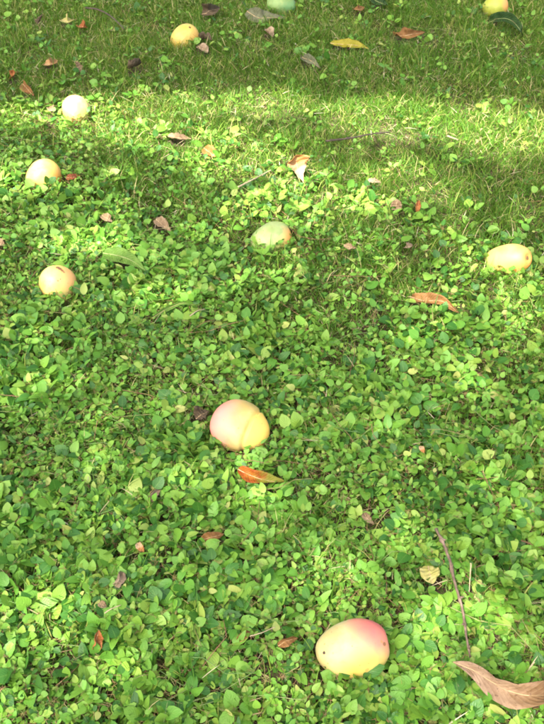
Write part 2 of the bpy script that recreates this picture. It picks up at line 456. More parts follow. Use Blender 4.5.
BR1 = lambda nm, **k: dead_leaf_mat(nm, (.30, .17, .08), (.42, .27, .15), **k)
m_tan = dead_leaf_mat('tan_leaf', (.30, .19, .11), (.42, .29, .18), (.20, .115, .05), spots=.6, scale=55, vein=.5)
m_orange = dead_leaf_mat('orange_green_leaf', (.26, .055, .008), (.34, .11, .012), (.20, .20, .02), spots=.5, scale=60)
m_brown = dead_leaf_mat('brown_leaf', (.18, .085, .025), (.28, .14, .045), spots=.25)
m_rust = dead_leaf_mat('rust_leaf', (.30, .09, .02), (.38, .15, .045), spots=.2)
m_red = dead_leaf_mat('red_brown_leaf', (.20, .045, .02), (.28, .08, .03), spots=.3)
m_pale = dead_leaf_mat('pale_leaf', (.50, .32, .16), (.66, .48, .28), (.44, .20, .06), spots=.3, spot=(.40, .18, .05))
m_pink = dead_leaf_mat('pinkish_leaf', (.24, .155, .08), (.35, .25, .14), spots=.25)
m_yell = dead_leaf_mat('yellow_leaf', (.26, .24, .015), (.34, .30, .03), spots=.15)
m_ylt = dead_leaf_mat('yellow_tan_leaf', (.38, .36, .09), (.46, .42, .15), spots=.2)
m_grey = dead_leaf_mat('grey_leaf', (.11, .12, .06), (.17, .18, .10), spots=.25)
m_dgreen = dead_leaf_mat('dark_green_leaf', (.016, .050, .010), (.030, .075, .016), spots=.1, rough=.6, vein=.3)
m_mgreen = dead_leaf_mat('mid_green_leaf', (.08, .17, .02), (.11, .21, .03), spots=.1, rough=.6, vein=.4)
m_dark = dead_leaf_mat('dark_dry_leaf', (.075, .055, .03), (.13, .095, .055), spots=.3)
m_dry = dead_leaf_mat('dry_scrap', (.25, .17, .10), (.40, .30, .19), spots=.3)

fl = fallen_leaf
fl('large curled tan leaf lying at the bottom right corner', [(453, 662, .052), (473, 670, .056), (493, 684, .046), (515, 694, .046), (540, 695, .052), (572, 690, .045), (592, 694, .04)], .036, m_tan, (0, 30, 58, 50, 5, -5, 10), .45, .82, .10, seed=1)
fl('orange and green leaf lying just below the creased mango', [(238, 469, .036), (252, 476, .037), (268, 480, .036), (287, 482, .038)], .026, m_orange, (15, 40, 10, -25), .55, .55, .12, seed=2)
fl('curled brown leaf arched on the grass below the right edge mango', [(411, 297, .034), (424, 300, .036), (442, 301, .044), (459, 313, .034)], .030, m_brown, (55, 15, 40, 75), .45, .5, .08, seed=3, stalk=.01)
fl('pale forked leaf standing upright in the sun', [(304, 183, .022), (299, 172, .040), (297, 162, .065), (296, 155, .085)], .075, m_pale, (0, 0, 5, 5), .22, 1.5, .16, seed=4, ragged=.12)
fl('pinkish beige leaf tip poking out right of the sunny clover', [(156, 219, .036), (163, 225, .040), (171, 233, .030)], .030, m_pink, (20, 10, -10), .3, .5, .06, seed=5)
fl('small rust orange leaf at the edge of the sunlit patch', [(204, 148, .036), (211, 153, .040), (217, 158, .034)], .036, m_rust, (30, 20, 0), .3, .6, seed=6)
fl('red brown scrap of leaf right of the rounded golden mango', [(66, 178, .034), (73, 177, .038), (81, 176, .034)], .022, m_red, (25, 20, 15), .2, .6, seed=7)
fl('long dark green leaf arching over the grass at top right', [(488, 23, .015), (497, 18.5, .045), (509, 19, .060), (519, 28, .055), (524, 39, .020)], .045, m_dgreen, (50, 60, 45, 20, 10), .3, .45, .05, seed=8, ribmat=M_RIBG)
fl('narrow yellow leaf lying flat in shaded grass', [(330, 43, .040), (343, 44, .043), (356, 45, .043), (369, 49, .038)], .040, m_yell, (20, 25, 25, 10), .2, .6, seed=9)
fl('tan brown curled leaf near the middle of the top edge', [(393, 34, .040), (403, 35, .044), (412, 34, .048), (425, 32, .046)], .046, m_brown, (-20, 30, 55, 65), .4, .4, .15, seed=10)
fl('grey green leaf in front of the plain green mango', [(247, 11, .045), (258, 17, .040), (270, 17, .040), (285, 18, .040)], .060, m_grey, (40, 35, 20, 5), .25, .5, seed=11)
fl('tiny tan crumpled leaf below the grey green leaf', [(267, 29, .040), (270, 33, .045), (273, 37, .04)], .034, m_dry, (20, -30, 10), .5, .6, .2, seed=12, rib=False, ragged=.2)
fl('tan leaf lying against the foot of the half hidden golden mango', [(198, 46, .036), (204, 49, .040), (208, 53, .036)], .040, m_dry, (10, 20, 10), .3, .6, seed=13, ragged=.15)
fl('small dark crumpled leaf right of the half hidden golden mango', [(201, 39, .040), (205, 37, .050), (212, 40, .040)], .040, m_dark, (40, -20, 30), .5, .6, .2, seed=14, rib=False, ragged=.2)
fl('long green mango leaf lying in clover below the sunny clover patch', [(103, 253, .036), (116, 255, .044), (131, 260, .044), (146, 271, .034)], .042, m_mgreen, (20, 30, 25, 10), .18, .5, seed=15, ribmat=M_RIBG)
fl('dark narrow leaf curving through the clover left of centre', [(152, 318, .030), (167, 309, .042), (183, 303, .044), (198, 306, .034)], .011, m_mgreen, (40, 50, 50, 40), .3, .5, seed=16)
fl('small pale brown leaf right of the pale green mango', [(344, 245, .034), (350, 247, .038), (356, 248, .034)], .018, m_pink, (15, 15, 15), .2, .6, seed=17)
fl('small pinkish leaf standing up in grass right of the upright pale leaf', [(395, 212, .024), (396, 206, .044), (397, 199, .058)], .030, m_pink, (10, 10, 0), .3, .8, seed=18)
fl('tiny tan leaf in grass between the two right hand brown leaves', [(405, 247, .034), (408, 246, .040), (412, 244, .034)], .020, m_dry, (10, 10, 10), .3, .6, seed=19)
fl('dull tan leaf half hidden in grass right of the upright pale leaf', [(367, 181, .036), (374, 181, .040), (381, 182, .034)], .020, m_dry, (15, 15, 10), .2, .6, seed=20)
fl('small pinkish tan leaf tip in clover right of centre', [(364, 513, .036), (367, 518, .042), (374, 524, .030)], .014, m_pink, (10, 15, 10), .2, .6, seed=21)
fl('yellow tan leaf with brown top beside the long twig', [(428, 566, .040), (430, 574, .046), (433, 584, .036)], .034, m_ylt, (10, 5, 0), .15, .62, seed=22)
fl('rusty orange leaf standing among clover at lower left', [(95, 652, .030), (97, 641, .046), (99, 630, .056)], .018, m_rust, (30, 60, 20), .5, .7, .1, seed=23, ragged=.1)
fl('dry brown curled scrap above the rusty orange leaf', [(115, 586, .036), (119, 579, .044), (121, 571, .040)], .018, m_dry, (30, 70, 20), .7, .6, .2, seed=24, ragged=.15)
fl('pinkish scrap of leaf left of a straw in lower left clover', [(99, 603, .038), (103, 605, .042), (107, 607, .036)], .012, m_pink, (0, 10, 0), .3, .6, seed=25, rib=False)
fl('dry brown leaf curled under clover left of the large pale mango', [(237, 641, .036), (244, 635, .042), (250, 632, .038)], .012, m_brown, (20, 40, 20), .5, .6, seed=26)
fl('shrivelled brown leaf beside the large pale mango', [(278, 646, .034), (287, 641, .042), (298, 638, .036)], .013, m_brown, (20, 50, 10), .6, .6, .2, seed=27)
fl('pale dry curl of leaf in clover left of centre', [(149, 502, .032), (154, 495, .042), (161, 488, .036)], .013, m_dry, (20, 40, 10), .5, .6, seed=28)
fl('dark rotting leaf left of the creased mango', [(196, 419, .034), (201, 414, .042), (209, 411, .036)], .030, m_dark, (20, 10, -10), .4, .7, .2, seed=29, ragged=.15)
fl('brown leaf scrap in a gap of the clover below the orange leaf', [(200, 540, .026), (212, 537, .034), (224, 534, .030)], .018, m_brown, (10, 30, 20), .4, .6, seed=30)
fl('reddish leaf standing at the far left edge', [(11, 79, .030), (13, 74, .050), (14, 70, .055)], .034, m_rust, (20, 30, 20), .4, .7, seed=31)
fl('brown folded leaf above and left of the sunlit mango', [(23, 84, .036), (27, 89, .045), (34, 96, .036)], .030, m_brown, (30, 50, 10), .6, .6, seed=32)
fl('pale orange leaf in clover at upper left', [(45, 64, .036), (51, 63, .046), (57, 60, .036)], .036, dead_leaf_mat('faded_orange_leaf', (.34, .18, .06), (.42, .26, .11), spots=.2), (20, 30, 10), .4, .6, seed=33)
fl('narrow grey leaf sticking up left of the shaded grass', [(81, 72, .030), (78, 66, .046), (76, 61, .052)], .026, m_pink, (20, 30, 10), .4, .6, seed=34)
fl('faded yellow leaf near the top left', [(62, 20, .036), (67, 20, .046), (73, 20, .036)], .044, m_ylt, (10, 20, 10), .3, .7, seed=35)
fl('small orange brown leaf near the top left', [(79, 26, .036), (83, 26, .046), (87, 28, .036)], .034, m_rust, (10, 30, 10), .5, .7, seed=36)
fl('thin grey brown leaf standing in grass at the top left', [(36, 26, .020), (39, 21, .040), (43, 14, .060)], .026, m_dark, (10, 30, 10), .4, .6, seed=37)
fl('crumpled dark leaf in shaded grass above the sunlit band', [(128, 67, .036), (134, 65, .046), (141, 62, .036)], .044, m_dark, (30, -10, 30), .5, .7, .2, seed=38, ragged=.2)
fl('purple brown leaf lying across clover in the sunlit band', [(168, 135, .036), (177, 137, .042), (192, 139, .034)], .028, m_pink, (5, 15, 5), .25, .6, seed=39)
fl('dark green leaf bent over in shaded grass at top centre', [(302, 57, .036), (310, 60, .048), (320, 68, .034)], .032, m_grey, (20, 45, 20), .4, .5, seed=40)
fl('tiny tan leaf near the middle of the top edge', [(354, 9, .040), (359, 9, .046), (364, 7, .040)], .034, m_brown, (10, 20, 10), .4, .6, seed=41)
fl('dark green leaf cut by the top edge right of centre', [(372, -2, .040), (380, 2, .050), (388, 5, .040)], .050, m_dgreen, (10, 30, 10), .3, .6, seed=42, ribmat=M_RIBG)
fl('dark brown curled leaf at the top between two mangoes', [(202, 14, .040), (210, 10, .052), (220, 8, .040)], .044, m_dark, (30, 60, 10), .6, .6, .2, seed=43)
fl('pinkish leaf at the left edge above the scratched mango', [(-6, 241, .036), (0, 243, .042), (5, 246, .034)], .024, m_pink, (5, 15, 5), .3, .6, seed=44)
fl('small rust leaf standing in grass right of the pinkish one', [(417, 213, .026), (418, 206, .044), (419, 200, .050)], .014, m_rust, (10, 20, 0), .3, .7, seed=45, rib=False)
fl('small tan leaf in clover above the sunny clover patch', [(102, 215, .036), (107, 218, .044), (112, 222, .034)], .024, m_pink, (5, 25, 5), .3, .6, seed=46)
fl('small pink brown leaf left of the sunlit mango', [(49, 107, .036), (52, 109, .044), (55, 111, .034)], .024, m_pink, (5, 25, 5), .3, .7, seed=47, rib=False)
fl('white speckled scrap in clover on the right', [(420, 446, .040), (422, 449, .044), (424, 453, .038)], .010, m_pale, (5, 25, 5), .3, .7, seed=48, rib=False)
fl('pale broken leaf tip in lower left clover', [(137, 543, .038), (140, 547, .044), (144, 552, .036)], .012, m_pale, (5, 25, 5), .3, .7, seed=49, rib=False)

# ------------------------------------------------------------------ twigs and dry stalks
M_TWIG = (lambda b: b.plain(b.ramp(b.noise(60, 5, b.n('ShaderNodeTexCoord').outputs['Object'], .7), [(.3, (.045, .03, .022)), (.5, (.11, .075, .05)), (.7, (.24, .17, .12))]), .8, .25,
                            b.bump(b.noise(300, 4, b.n('ShaderNodeTexCoord').outputs['Object']), .5, .001)))(N('twig_bark'))
M_STALK = (lambda b: b.plain(b.ramp(b.noise(60, 4, b.n('ShaderNodeTexCoord').outputs['Object'], .7), [(.3, (.22, .17, .09)), (.7, (.38, .31, .19))]), .7, .25))(N('dry_stalk'))
M_DTWIG = (lambda b: b.plain(b.ramp(b.noise(60, 4, b.n('ShaderNodeTexCoord').outputs['Object'], .7), [(.3, (.03, .025, .02)), (.7, (.09, .065, .045))]), .8, .25))(N('dark_twig_bark'))

def twig(label, pts, rad, mat, name='twig', knots=0, seed=0, tan_end=None):
    g = np.random.default_rng(seed)
    P = []
    for px, py, z in pts:
        p = at(px, py, z); P.append(at(px, py, z + float(soil(p[0], p[1]))))
    n = 40; C = catmull(P, n); C += g.normal(size=C.shape) * rad * .12
    r = np.linspace(rad, rad * .6, n) * (1 + .10 * g.normal(size=n))
    for k in range(knots): r[int(n * (k + .6) / knots) % n] *= 1.5
    org = C[n // 2].copy()
    v, f = tube(C - org, r, 7)
    o = link(name, mesh_np(name, v, f), [mat]); o.location = org
    tag(o, label, 'twig', 'twigs and stalks on the lawn')
    for k in range(knots):                      # bud stubs along the twig
        i = int(n * (k + .6) / knots) % (n - 2)
        d = g.normal(size=3); d[2] = abs(d[2]); d /= np.linalg.norm(d)
        b0 = C[i] - org
        v, f = tube(np.array([b0, b0 + d * rad * 1.8, b0 + d * rad * 3.0]), np.array([rad * .8, rad * .6, rad * .2]), 5)
        link('bud', mesh_np('bud', v, f), [mat], o)
    for i in range(0, n, 3): KEEP.append((C[i][0], C[i][1], rad + .007, C[i][2] - .001))
    return o

twig('long brown twig running down through clover toward the large tan leaf', [(436, 529, .046), (447, 552, .046), (455, 584, .044), (462, 608, .044), (466, 635, .040), (470, 657, .030)], .0030, M_TWIG, knots=5, seed=1)
twig('short dry stalk standing right of the long brown twig', [(471, 563, .060), (470, 577, .046), (469, 592, .030)], .0012, M_STALK, 'dry_stalk', seed=2)
twig('pale straight stick left of the upright pale leaf', [(238, 187, .044), (254, 179, .046), (271, 170, .046)], .0026, M_STALK, 'dry_stalk', seed=3)
twig('long dark twig lying in grass below the right hand sun patch', [(326, 141, .044), (350, 138, .046), (372, 134, .048), (390, 132, .046)], .0030, M_DTWIG, knots=2, seed=4)
twig('thin dark twig curving through grass at the top left', [(86, 8, .044), (98, 9.5, .050), (112, 17, .050), (124, 29, .040)], .0036, M_DTWIG, knots=0, seed=5)
twig('straw coloured stalk lying in the lower left clover', [(105, 613, .044), (111, 609, .046), (121, 605, .046)], .0011, M_STALK, 'dry_stalk', seed=6)
twig('forked dry stalk beside the dry brown leaf left of the large pale mango', [(250, 636, .042), (261, 633, .048), (275, 627, .046)], .0011, M_STALK, 'dry_stalk', seed=7)
twig('pale stalk lying in clover beneath the dark narrow leaf', [(190, 316, .040), (197, 311, .044), (205, 309, .040)], .0014, M_STALK, 'dry_stalk', seed=8)
twig('short pale stick in the sunlit grass on the right', [(447, 136, .046), (453, 138, .050), (458, 140, .046)], .0030, M_STALK, 'dry_stalk', seed=9)

# ------------------------------------------------------------------ ground sheet to the horizon
ax = np.concatenate([-np.geomspace(600, 4.2, 16), np.arange(-4, 4.01, .1), np.geomspace(4.2, 600, 16)])
GX, GY = np.meshgrid(ax, ax + 2.0, indexing='ij')
GV = np.stack([GX, GY, soil(GX, GY)], -1).reshape(-1, 3); k = len(ax)
ii, jj = np.meshgrid(np.arange(k - 1), np.arange(k - 1), indexing='ij')
a = (ii * k + jj).ravel()
ground = link('ground', mesh_np('ground', GV, np.stack([a, a + k, a + k + 1, a + 1], -1)), [M_SOIL])
tag(ground, 'brown soil of the lawn showing in gaps between leaves', kind='structure')

# ------------------------------------------------------------------ where clover grows and where grass grows
_bl, _br = at(0, 135), at(544, 330)
def clover(x, y):
    yb = _bl[1] + (x - _bl[0]) / (_br[0] - _bl[0]) * (_br[1] - _bl[1])
    c = smooth(yb + .60, yb - .95, y + .22 * noise2(x, y, 1.6, 3) + .12 * noise2(x, y, 4.2, 9))
    bare = smooth(.45, 1.0, noise2(x, y, 2.6, 14) + .3 * noise2(x, y, 9.0, 21))
    return np.clip(.035 + .965 * c, 0, 1) * (1 - .40 * bare)

def in_frame(x, y, z, m=0.0):
    px, py, dep = pix(x, y, z)
    return (px > -m) & (px < W0 + m) & (py > -m) & (py < H0 + m) & (y > 0)

def free(x, y, z, pad=1.04, thin=.55):
    """False where a mango or a lying leaf takes the room"""
    ok = np.ones(len(x), bool)
    for c, inv, r in ELLS:
        near = (np.abs(x - c[0]) < r * 1.5) & (np.abs(y - c[1]) < r * 1.5)
        i = np.where(near)[0]
        p = np.stack([x[i] - c[0], y[i] - c[1], z[i] - c[2]], -1) @ inv.T
        q = p.copy()
        d = np.linalg.norm(p, axis=1)
        under = (np.hypot((x[i] - c[0]), (y[i] - c[1])) < r * .45)
        ok[i] &= ~((d < pad) | under)
    for (kx, ky, kr, kz) in KEEP:
        i = np.where((np.abs(x - kx) < kr) & (np.abs(y - ky) < kr))[0]
        if len(i): ok[i] &= ~(((x[i] - kx) ** 2 + (y[i] - ky) ** 2 < kr * kr) & (z[i] > kz - (.014 if kr > .014 else .002)))
    return ok

def leaf_template(ratio, droop, fold, simple=False):
    ts, ws = ([0, .25, .62, 1], [.0, .92, .86, 0]) if simple else ([0, .09, .30, .56, .82, 1], [.0, .60, 1.0, .94, .55, 0])
    V, UV, F = [], [], []
    n = len(ts)
    for i, (t, w) in enumerate(zip(ts, ws)):
        V.append((t, 0, -droop * t * t)); UV.append((t, 0))
    L0 = len(V)
    for side in (1, -1):
        for t, w in list(zip(ts, ws))[1:-1]:
            y = side * w * ratio / 2
            V.append((t, y, -droop * t * t + fold * abs(y) - .25 * abs(y) * t)); UV.append((t, side))
    m = n - 2
    for sd_, off in ((1, L0), (-1, L0 + m)):
        tri = [(0, 1, off)]
        for i in range(m - 1):
            tri += [(i + 1, i + 2, off + i + 1), (i + 1, off + i + 1, off + i)]
        tri.append((m, m + 1, off + m - 1))
        F += [tuple(reversed(q)) if sd_ < 0 else q for q in tri]
    return np.array(V), np.array(F), np.array(UV)

TEMPL = [leaf_template(.80, .12, .28), leaf_template(.68, .30, .42), leaf_template(.74, -.08, .20), leaf_template(.56, .18, .48), leaf_template(.90, .34, .16), leaf_template(.40, .22, .40)]
TSIMP = [leaf_template(.85, .12, .25, True)]

def frames(yaw, pitch, roll):
    cy, sy, cp, sp, cr, sr = np.cos(yaw), np.sin(yaw), np.cos(pitch), np.sin(pitch), np.cos(roll), np.sin(roll)
    X = np.stack([cy * cp, sy * cp, sp], -1)
    Y0 = np.stack([-sy, cy, 0 * cy], -1)
    Z0 = np.cross(X, Y0)
    Y = Y0 * cr[:, None] + Z0 * sr[:, None]
    return np.stack([X, Y, np.cross(X, Y)], -1)          # columns

def place(T, pos, Rm, size):
    V, F, UV = T; n = len(pos)
    VV = pos[:, None] + np.einsum('nij,vj->nvi', Rm, V) * size[:, None, None]
    FF = F[None] + (np.arange(n) * len(V))[:, None, None]
    return VV.reshape(-1, 3), FF.reshape(-1, 3), np.tile(UV, (n, 1))

class Bag:
    def __init__(s): s.V, s.F, s.U, s.R, s.M, s.n = [], [], [], [], [], 0
    def add(s, V, F, U, rnd, mat):
        s.V.append(V); s.F.append(F + s.n); s.U.append(U); s.R.append(rnd); s.M.append(np.full(len(F), mat)); s.n += len(V)
    def mesh(s, name):
        return mesh_np(name, np.vstack(s.V), np.vstack(s.F), mat_idx=np.concatenate(s.M), attr={'rnd': np.concatenate(s.R)}, uv=np.vstack(s.U))

def scatter(n, x0, x1, y0, y1):
    return rng.uniform(x0, x1, n), rng.uniform(y0, y1, n)

X0, X1, Y0, Y1 = -2.6, 2.6, -.4, 5.0
AREA = (X1 - X0) * (Y1 - Y0)
NEARM = 60       # pixels of full-detail margin round the frame

# ------------------------------------------------------------------ ground cover: shoots of oval leaves on creeping stems
def shoots(dens, near):
    x, y = scatter(int(dens * AREA), X0, X1, Y0, Y1)
    inside = in_frame(x, y, 0 * x, NEARM)
    k = (inside if near else ~inside) & (rng.random(len(x)) < clover(x, y))
    x, y = x[k], y[k]
    vig = .5 + .5 * noise2(x, y, 3.0, 5)
    h = .010 + .026 * rng.beta(2.0, 1.6, len(x)) * (.65 + .5 * np.clip(vig, 0, 1))
    z = soil(x, y) + h
    ok = free(x, y, z, 1.0)
    return x[ok], y[ok], z[ok], h[ok]

bag = Bag()
SINGLE = []
def grow(dens, near):
    x, y, z, h = shoots(dens, near)
    if near:            # shoots pressed aside by the fruit, leaning over its near rim
        ex = []
        for c, inv, r in ELLS:
            for q in range(13 if c[1] < 1.9 else 5):
                a_ = -math.pi / 2 + rng.normal(0, .75); u = np.array([math.cos(a_), math.sin(a_), 0])
                zz_ = rng.uniform(.020, .040)
                for st in np.arange(.2, 1.6, .02):
                    p = c + u * r * st; p[2] = zz_
                    if np.linalg.norm(inv @ (p - c)) > 1.06: break
                ex.append((p[0], p[1], zz_))
        ex = np.array(ex)
        x = np.r_[x, ex[:, 0]]; y = np.r_[y, ex[:, 1]]; z = np.r_[z, ex[:, 2] + soil(ex[:, 0], ex[:, 1])]; h = np.r_[h, ex[:, 2]]
    n = len(x)
    nl = rng.integers(3, 6, n)
    node = np.repeat(np.arange(n), nl)
    k = np.concatenate([np.arange(q) for q in nl])
    m = len(node)
    yaw = rng.uniform(0, 6.28, n)[node] + k * 2.4 + rng.normal(0, .35, m)
    pet = rng.uniform(.002, .012, m)
    big = np.exp(rng.normal(0, .36, n))[node]
    lush = (.74 + .34 * smooth(-.55, .55, noise2(x, y, 2.3, 12) + .35 * noise2(x, y, 7.0, 19)))[node]
    size = np.clip(.0178 * lush * big * (1 - .09 * k) * np.exp(rng.normal(0, .18, m)), .006, .032)
    if not near: size *= 1.5
    pitch = rng.normal(.12, .52, m) + .14 * k; roll = rng.normal(0, .50, m)
    pos = np.stack([x[node] + np.cos(yaw) * pet, y[node] + np.sin(yaw) * pet, z[node] + rng.normal(0, .003, m)], -1)
    # shoots share a tone, leaves differ a little; deeper leaves are older and darker green
    tone = np.clip(rng.beta(2.2, 2.2, n)[node] * .62 + rng.normal(.12, .075, m) + .06 * noise2(pos[:, 0], pos[:, 1], 2.0, 11), 0.01, .97)
    tip = pos + np.stack([np.cos(yaw), np.sin(yaw), 0 * yaw], -1) * size[:, None] * .8
    ok = free(tip[:, 0], tip[:, 1], tip[:, 2], .95)
    Rm = frames(yaw, pitch, roll)
    tid = rng.choice(6, m, p=[.22, .2, .2, .16, .1, .12]) if near else np.zeros(m, int)
    if near:
        vis = ok & in_frame(pos[:, 0], pos[:, 1], pos[:, 2], -6) & (h[node] > .027) & (pitch > -.1) & (pitch < .6)
        px, py, dep = pix(pos[:, 0], pos[:, 1], pos[:, 2])
        score = np.where(vis, size / dep, 0)
        top = np.argsort(-score)[:300]
        for i in top: SINGLE.append((tid[i], pos[i], Rm[i], size[i]))
        ok[top] = False
    for q, T in enumerate(TEMPL if near else TSIMP):
        s = np.where(ok & (tid == q))[0]
        V, F, U = place(T, pos[s], Rm[s], size[s])
        bag.add(V, F, U, np.repeat(tone[s], len(T[0])), 0)
    if near:
        # petioles and upright stems, thin three-sided
        g0 = np.stack([x + rng.normal(0, .006, n), y + rng.normal(0, .006, n), soil(x, y)], -1); g1 = np.stack([x, y, z], -1)
        sticks(g0, g1, .0007, rng.random(n))
        s = np.where(ok)[0]
        sticks(np.stack([x, y, z], -1)[node[s]], pos[s], .00045, np.clip(tone[s] * .6, 0, 1))

def sticks(A, B, r, rnd):
    n = len(A); D = B - A; D /= np.linalg.norm(D, axis=1)[:, None] + 1e-9
    u = np.cross(D, np.array([.3, .5, .81])); u /= np.linalg.norm(u, axis=1)[:, None] + 1e-9; v = np.cross(D, u)
    ring = [np.cos(q) * u + np.sin(q) * v for q in (0, 2.094, 4.189)]
    V = np.stack([A + r * q for q in ring] + [B + r * .8 * q for q in ring], 1).reshape(-1, 3)
    f = np.array([(0, 1, 4), (0, 4, 3), (1, 2, 5), (1, 5, 4), (2, 0, 3), (2, 3, 5)])
    F = (f[None] + (np.arange(n) * 6)[:, None, None]).reshape(-1, 3)
    bag.add(V, F, np.zeros((len(V), 2)), np.repeat(rnd, 6), 1)

grow(7200, True)
grow(900, False)
# runners creeping over the soil
nr = 5200
x, y = scatter(nr, -1.3, 1.3, .35, 3.6)
k = in_frame(x, y, 0 * x, 40) & (rng.random(nr) < clover(x, y)); x, y = x[k], y[k]; nr = len(x)
yaw = rng.uniform(0, 6.28, nr); ln = rng.uniform(.02, .06, nr); zz = rng.uniform(.004, .032, nr)
A = np.stack([x, y, soil(x, y) + zz], -1)
rn = rng.random(nr)
for sgm in range(3):
    B = A + np.stack([np.cos(yaw) * ln, np.sin(yaw) * ln, rng.normal(0, .006, nr)], -1)
    B[:, 2] = np.clip(B[:, 2], .003, .036)
    ok = free(A[:, 0], A[:, 1], A[:, 2]) & free(B[:, 0], B[:, 1], B[:, 2])
    sticks(A[ok], B[ok], .0008, rn[ok])
    A = B; yaw = yaw + rng.normal(0, .5, nr)
cover = link('ground_cover', bag.mesh('ground_cover'), [M_LEAF, M_STEM])
tag(cover, 'low green clover like plants with small oval leaves covering the lawn', 'ground cover', kind='stuff')
TM = []
for T in TEMPL:
    me = mesh_np('leaf', T[0], T[1], uv=T[2], attr={'rnd': np.zeros(len(T[0]))}); me.materials.append(M_LEAF); TM.append(me)
for (q, p, Rm, s) in SINGLE:
    o = bpy.data.objects.new('leaf', TM[q]); COL.objects.link(o); o.parent = cover
    o.matrix_local = Matrix.Translation(Vector(p)) @ Matrix(Rm.tolist()).to_4x4() @ Matrix.Scale(s, 4)

# ------------------------------------------------------------------ grass
def blades(x, y, length, width, lean, yaw, rnd, z0=None, bend=.6):
    n = len(x)
    base = np.stack([x, y, soil(x, y) if z0 is None else z0], -1)
    d = np.stack([np.cos(yaw), np.sin(yaw), 0 * yaw], -1); s = np.stack([-np.sin(yaw), np.cos(yaw), 0 * yaw], -1)
    tw = rng.uniform(0, 3.14, n); s = s * np.cos(tw)[:, None] + d * np.sin(tw)[:, None]
    P = [base]; a_ = lean.copy(); seg = length / 3
    for i in range(3):
        P.append(P[-1] + (d * np.sin(a_)[:, None] + np.array([0, 0, 1.0]) * np.cos(a_)[:, None]) * seg[:, None]); a_ = a_ + bend * rng.uniform(.2, 1, n)
    w = (width / 2)[:, None] * s
    V = np.stack([P[0] - w * .8, P[0] + w * .8, P[1] - w, P[1] + w, P[2] - w * .7, P[2] + w * .7, P[3]], 1)
    V[:, :, 2] = np.maximum(V[:, :, 2], .001)
    f = np.array([(0, 1, 3), (0, 3, 2), (2, 3, 5), (2, 5, 4), (4, 5, 6)])
    F = (f[None] + (np.arange(n) * 7)[:, None, None]).reshape(-1, 3)
    return V.reshape(-1, 3), F, np.zeros((n * 7, 2)), np.repeat(rnd, 7)

gb = Bag()
def sow(dens, near, wmul=1.0):
    x, y = scatter(int(dens * AREA), X0, X1, Y0, Y1)
    ins = in_frame(x, y, 0 * x, NEARM)
    c = clover(x, y)
    tuft = smooth(.25, .9, noise2(x, y, 4.5, 17)) * .30 + .16 * smooth(.1, -.7, noise2(x, y, 2.3, 12))
    thin = 1 - .35 * smooth(.3, .9, noise2(x, y, 2.1, 20))
    k = (ins if near else ~ins) & (rng.random(len(x)) < np.clip((.29 + .71 * (1 - c) + tuft) * thin, 0, 1))
    x, y = x[k], y[k]; n = len(x)
    L = np.clip(.036 * np.exp(rng.normal(0, .32, n)) * (1 + .25 * noise2(x, y, 3.7, 2)), .012, .10)
    lean = np.abs(rng.normal(.50, .40, n)); yaw = rng.uniform(0, 6.28, n)
    tipx, tipy = x + np.cos(yaw) * np.sin(lean) * L * .8, y + np.sin(yaw) * np.sin(lean) * L * .8
    ok = free(x, y, soil(x, y) + .01, 1.0) & free(tipx, tipy, soil(x, y) + L * np.cos(lean) * .8, .97)
    x, y, L, lean, yaw = x[ok], y[ok], L[ok], lean[ok], yaw[ok]; n = len(x)
    rnd = np.clip(rng.beta(2, 2.0, n) * .92 + .04 + .10 * noise2(x, y, 1.8, 6), 0.01, .99)
    gb.add(*blades(x, y, L, rng.uniform(.0012, .0028, n) * wmul, lean, yaw, rnd), 0)
sow(42000, True); sow(7000, False, 1.9)
# taller coarse tufts the photograph shows sticking out of the clover
for px, py, cnt, hh in [(86, 193, 16, .09), (118, 196, 18, .10), (76, 388, 22, .09), (262, 388, 22, .09), (372, 392, 14, .07), (140, 200, 12, .08), (358, 272, 26, .08), (395, 250, 22, .07),
                        (30, 690, 22, .08), (60, 660, 16, .07), (472, 235, 20, .07), (505, 275, 16, .05), (240, 452, 44, .05), (222, 446, 26, .05), (260, 455, 18, .04), (120, 430, 14, .07),
                        (330, 590, 16, .06), (150, 640, 14, .06), (440, 330, 22, .07), (300, 300, 20, .07), (200, 345, 18, .07), (45, 188, 14, .05), (60, 296, 14, .05), (500, 470, 20, .06), (520, 620, 14, .06), (28, 180, 10, .06)]:
    c = at(px, py)
    x = c[0] + rng.normal(0, .022, cnt); y = c[1] + rng.normal(0, .018, cnt)
    L = hh * rng.uniform(.5, 1.15, cnt)
    ok = free(x, y, soil(x, y) + .012, 1.0); x, y, L = x[ok], y[ok], L[ok]; n = len(x)
    gb.add(*blades(x, y, L, rng.uniform(.0016, .0038, n), np.abs(rng.normal(.3, .3, n)), rng.uniform(0, 6.28, n), rng.uniform(.3, .85, n)), 0)
grass = link('grass', gb.mesh('grass'), [M_GRASS])
tag(grass, 'short mown green grass thickest in the shaded upper lawn', 'grass', kind='stuff')

# ------------------------------------------------------------------ dead straw lying between
tb = Bag()
x, y = scatter(34000, -1.7, 1.7, .3, 4.2)
k = in_frame(x, y, 0 * x, 80) & (rng.random(len(x)) < .30 + .35 * smooth(1.9, 2.8, y) + .4 * smooth(.2, .9, noise2(x, y, 2.6, 14)))
x, y = x[k], y[k]; n = len(x)
z0 = soil(x, y) + rng.uniform(.003, .030, n)
ok = free(x, y, z0, 1.12); x, y, z0 = x[ok], y[ok], z0[ok]; n = len(x)
tb.add(*blades(x, y, rng.uniform(.012, .050, n), rng.uniform(.0007, .0020, n), rng.normal(1.45, .22, n), rng.uniform(0, 6.28, n), rng.random(n), z0, .18), 0)
straw = link('dry_grass', tb.mesh('dry_grass'), [M_STRAW])
tag(straw, 'dead straw coloured grass stems caught between the green leaves', 'dry grass', kind='stuff')

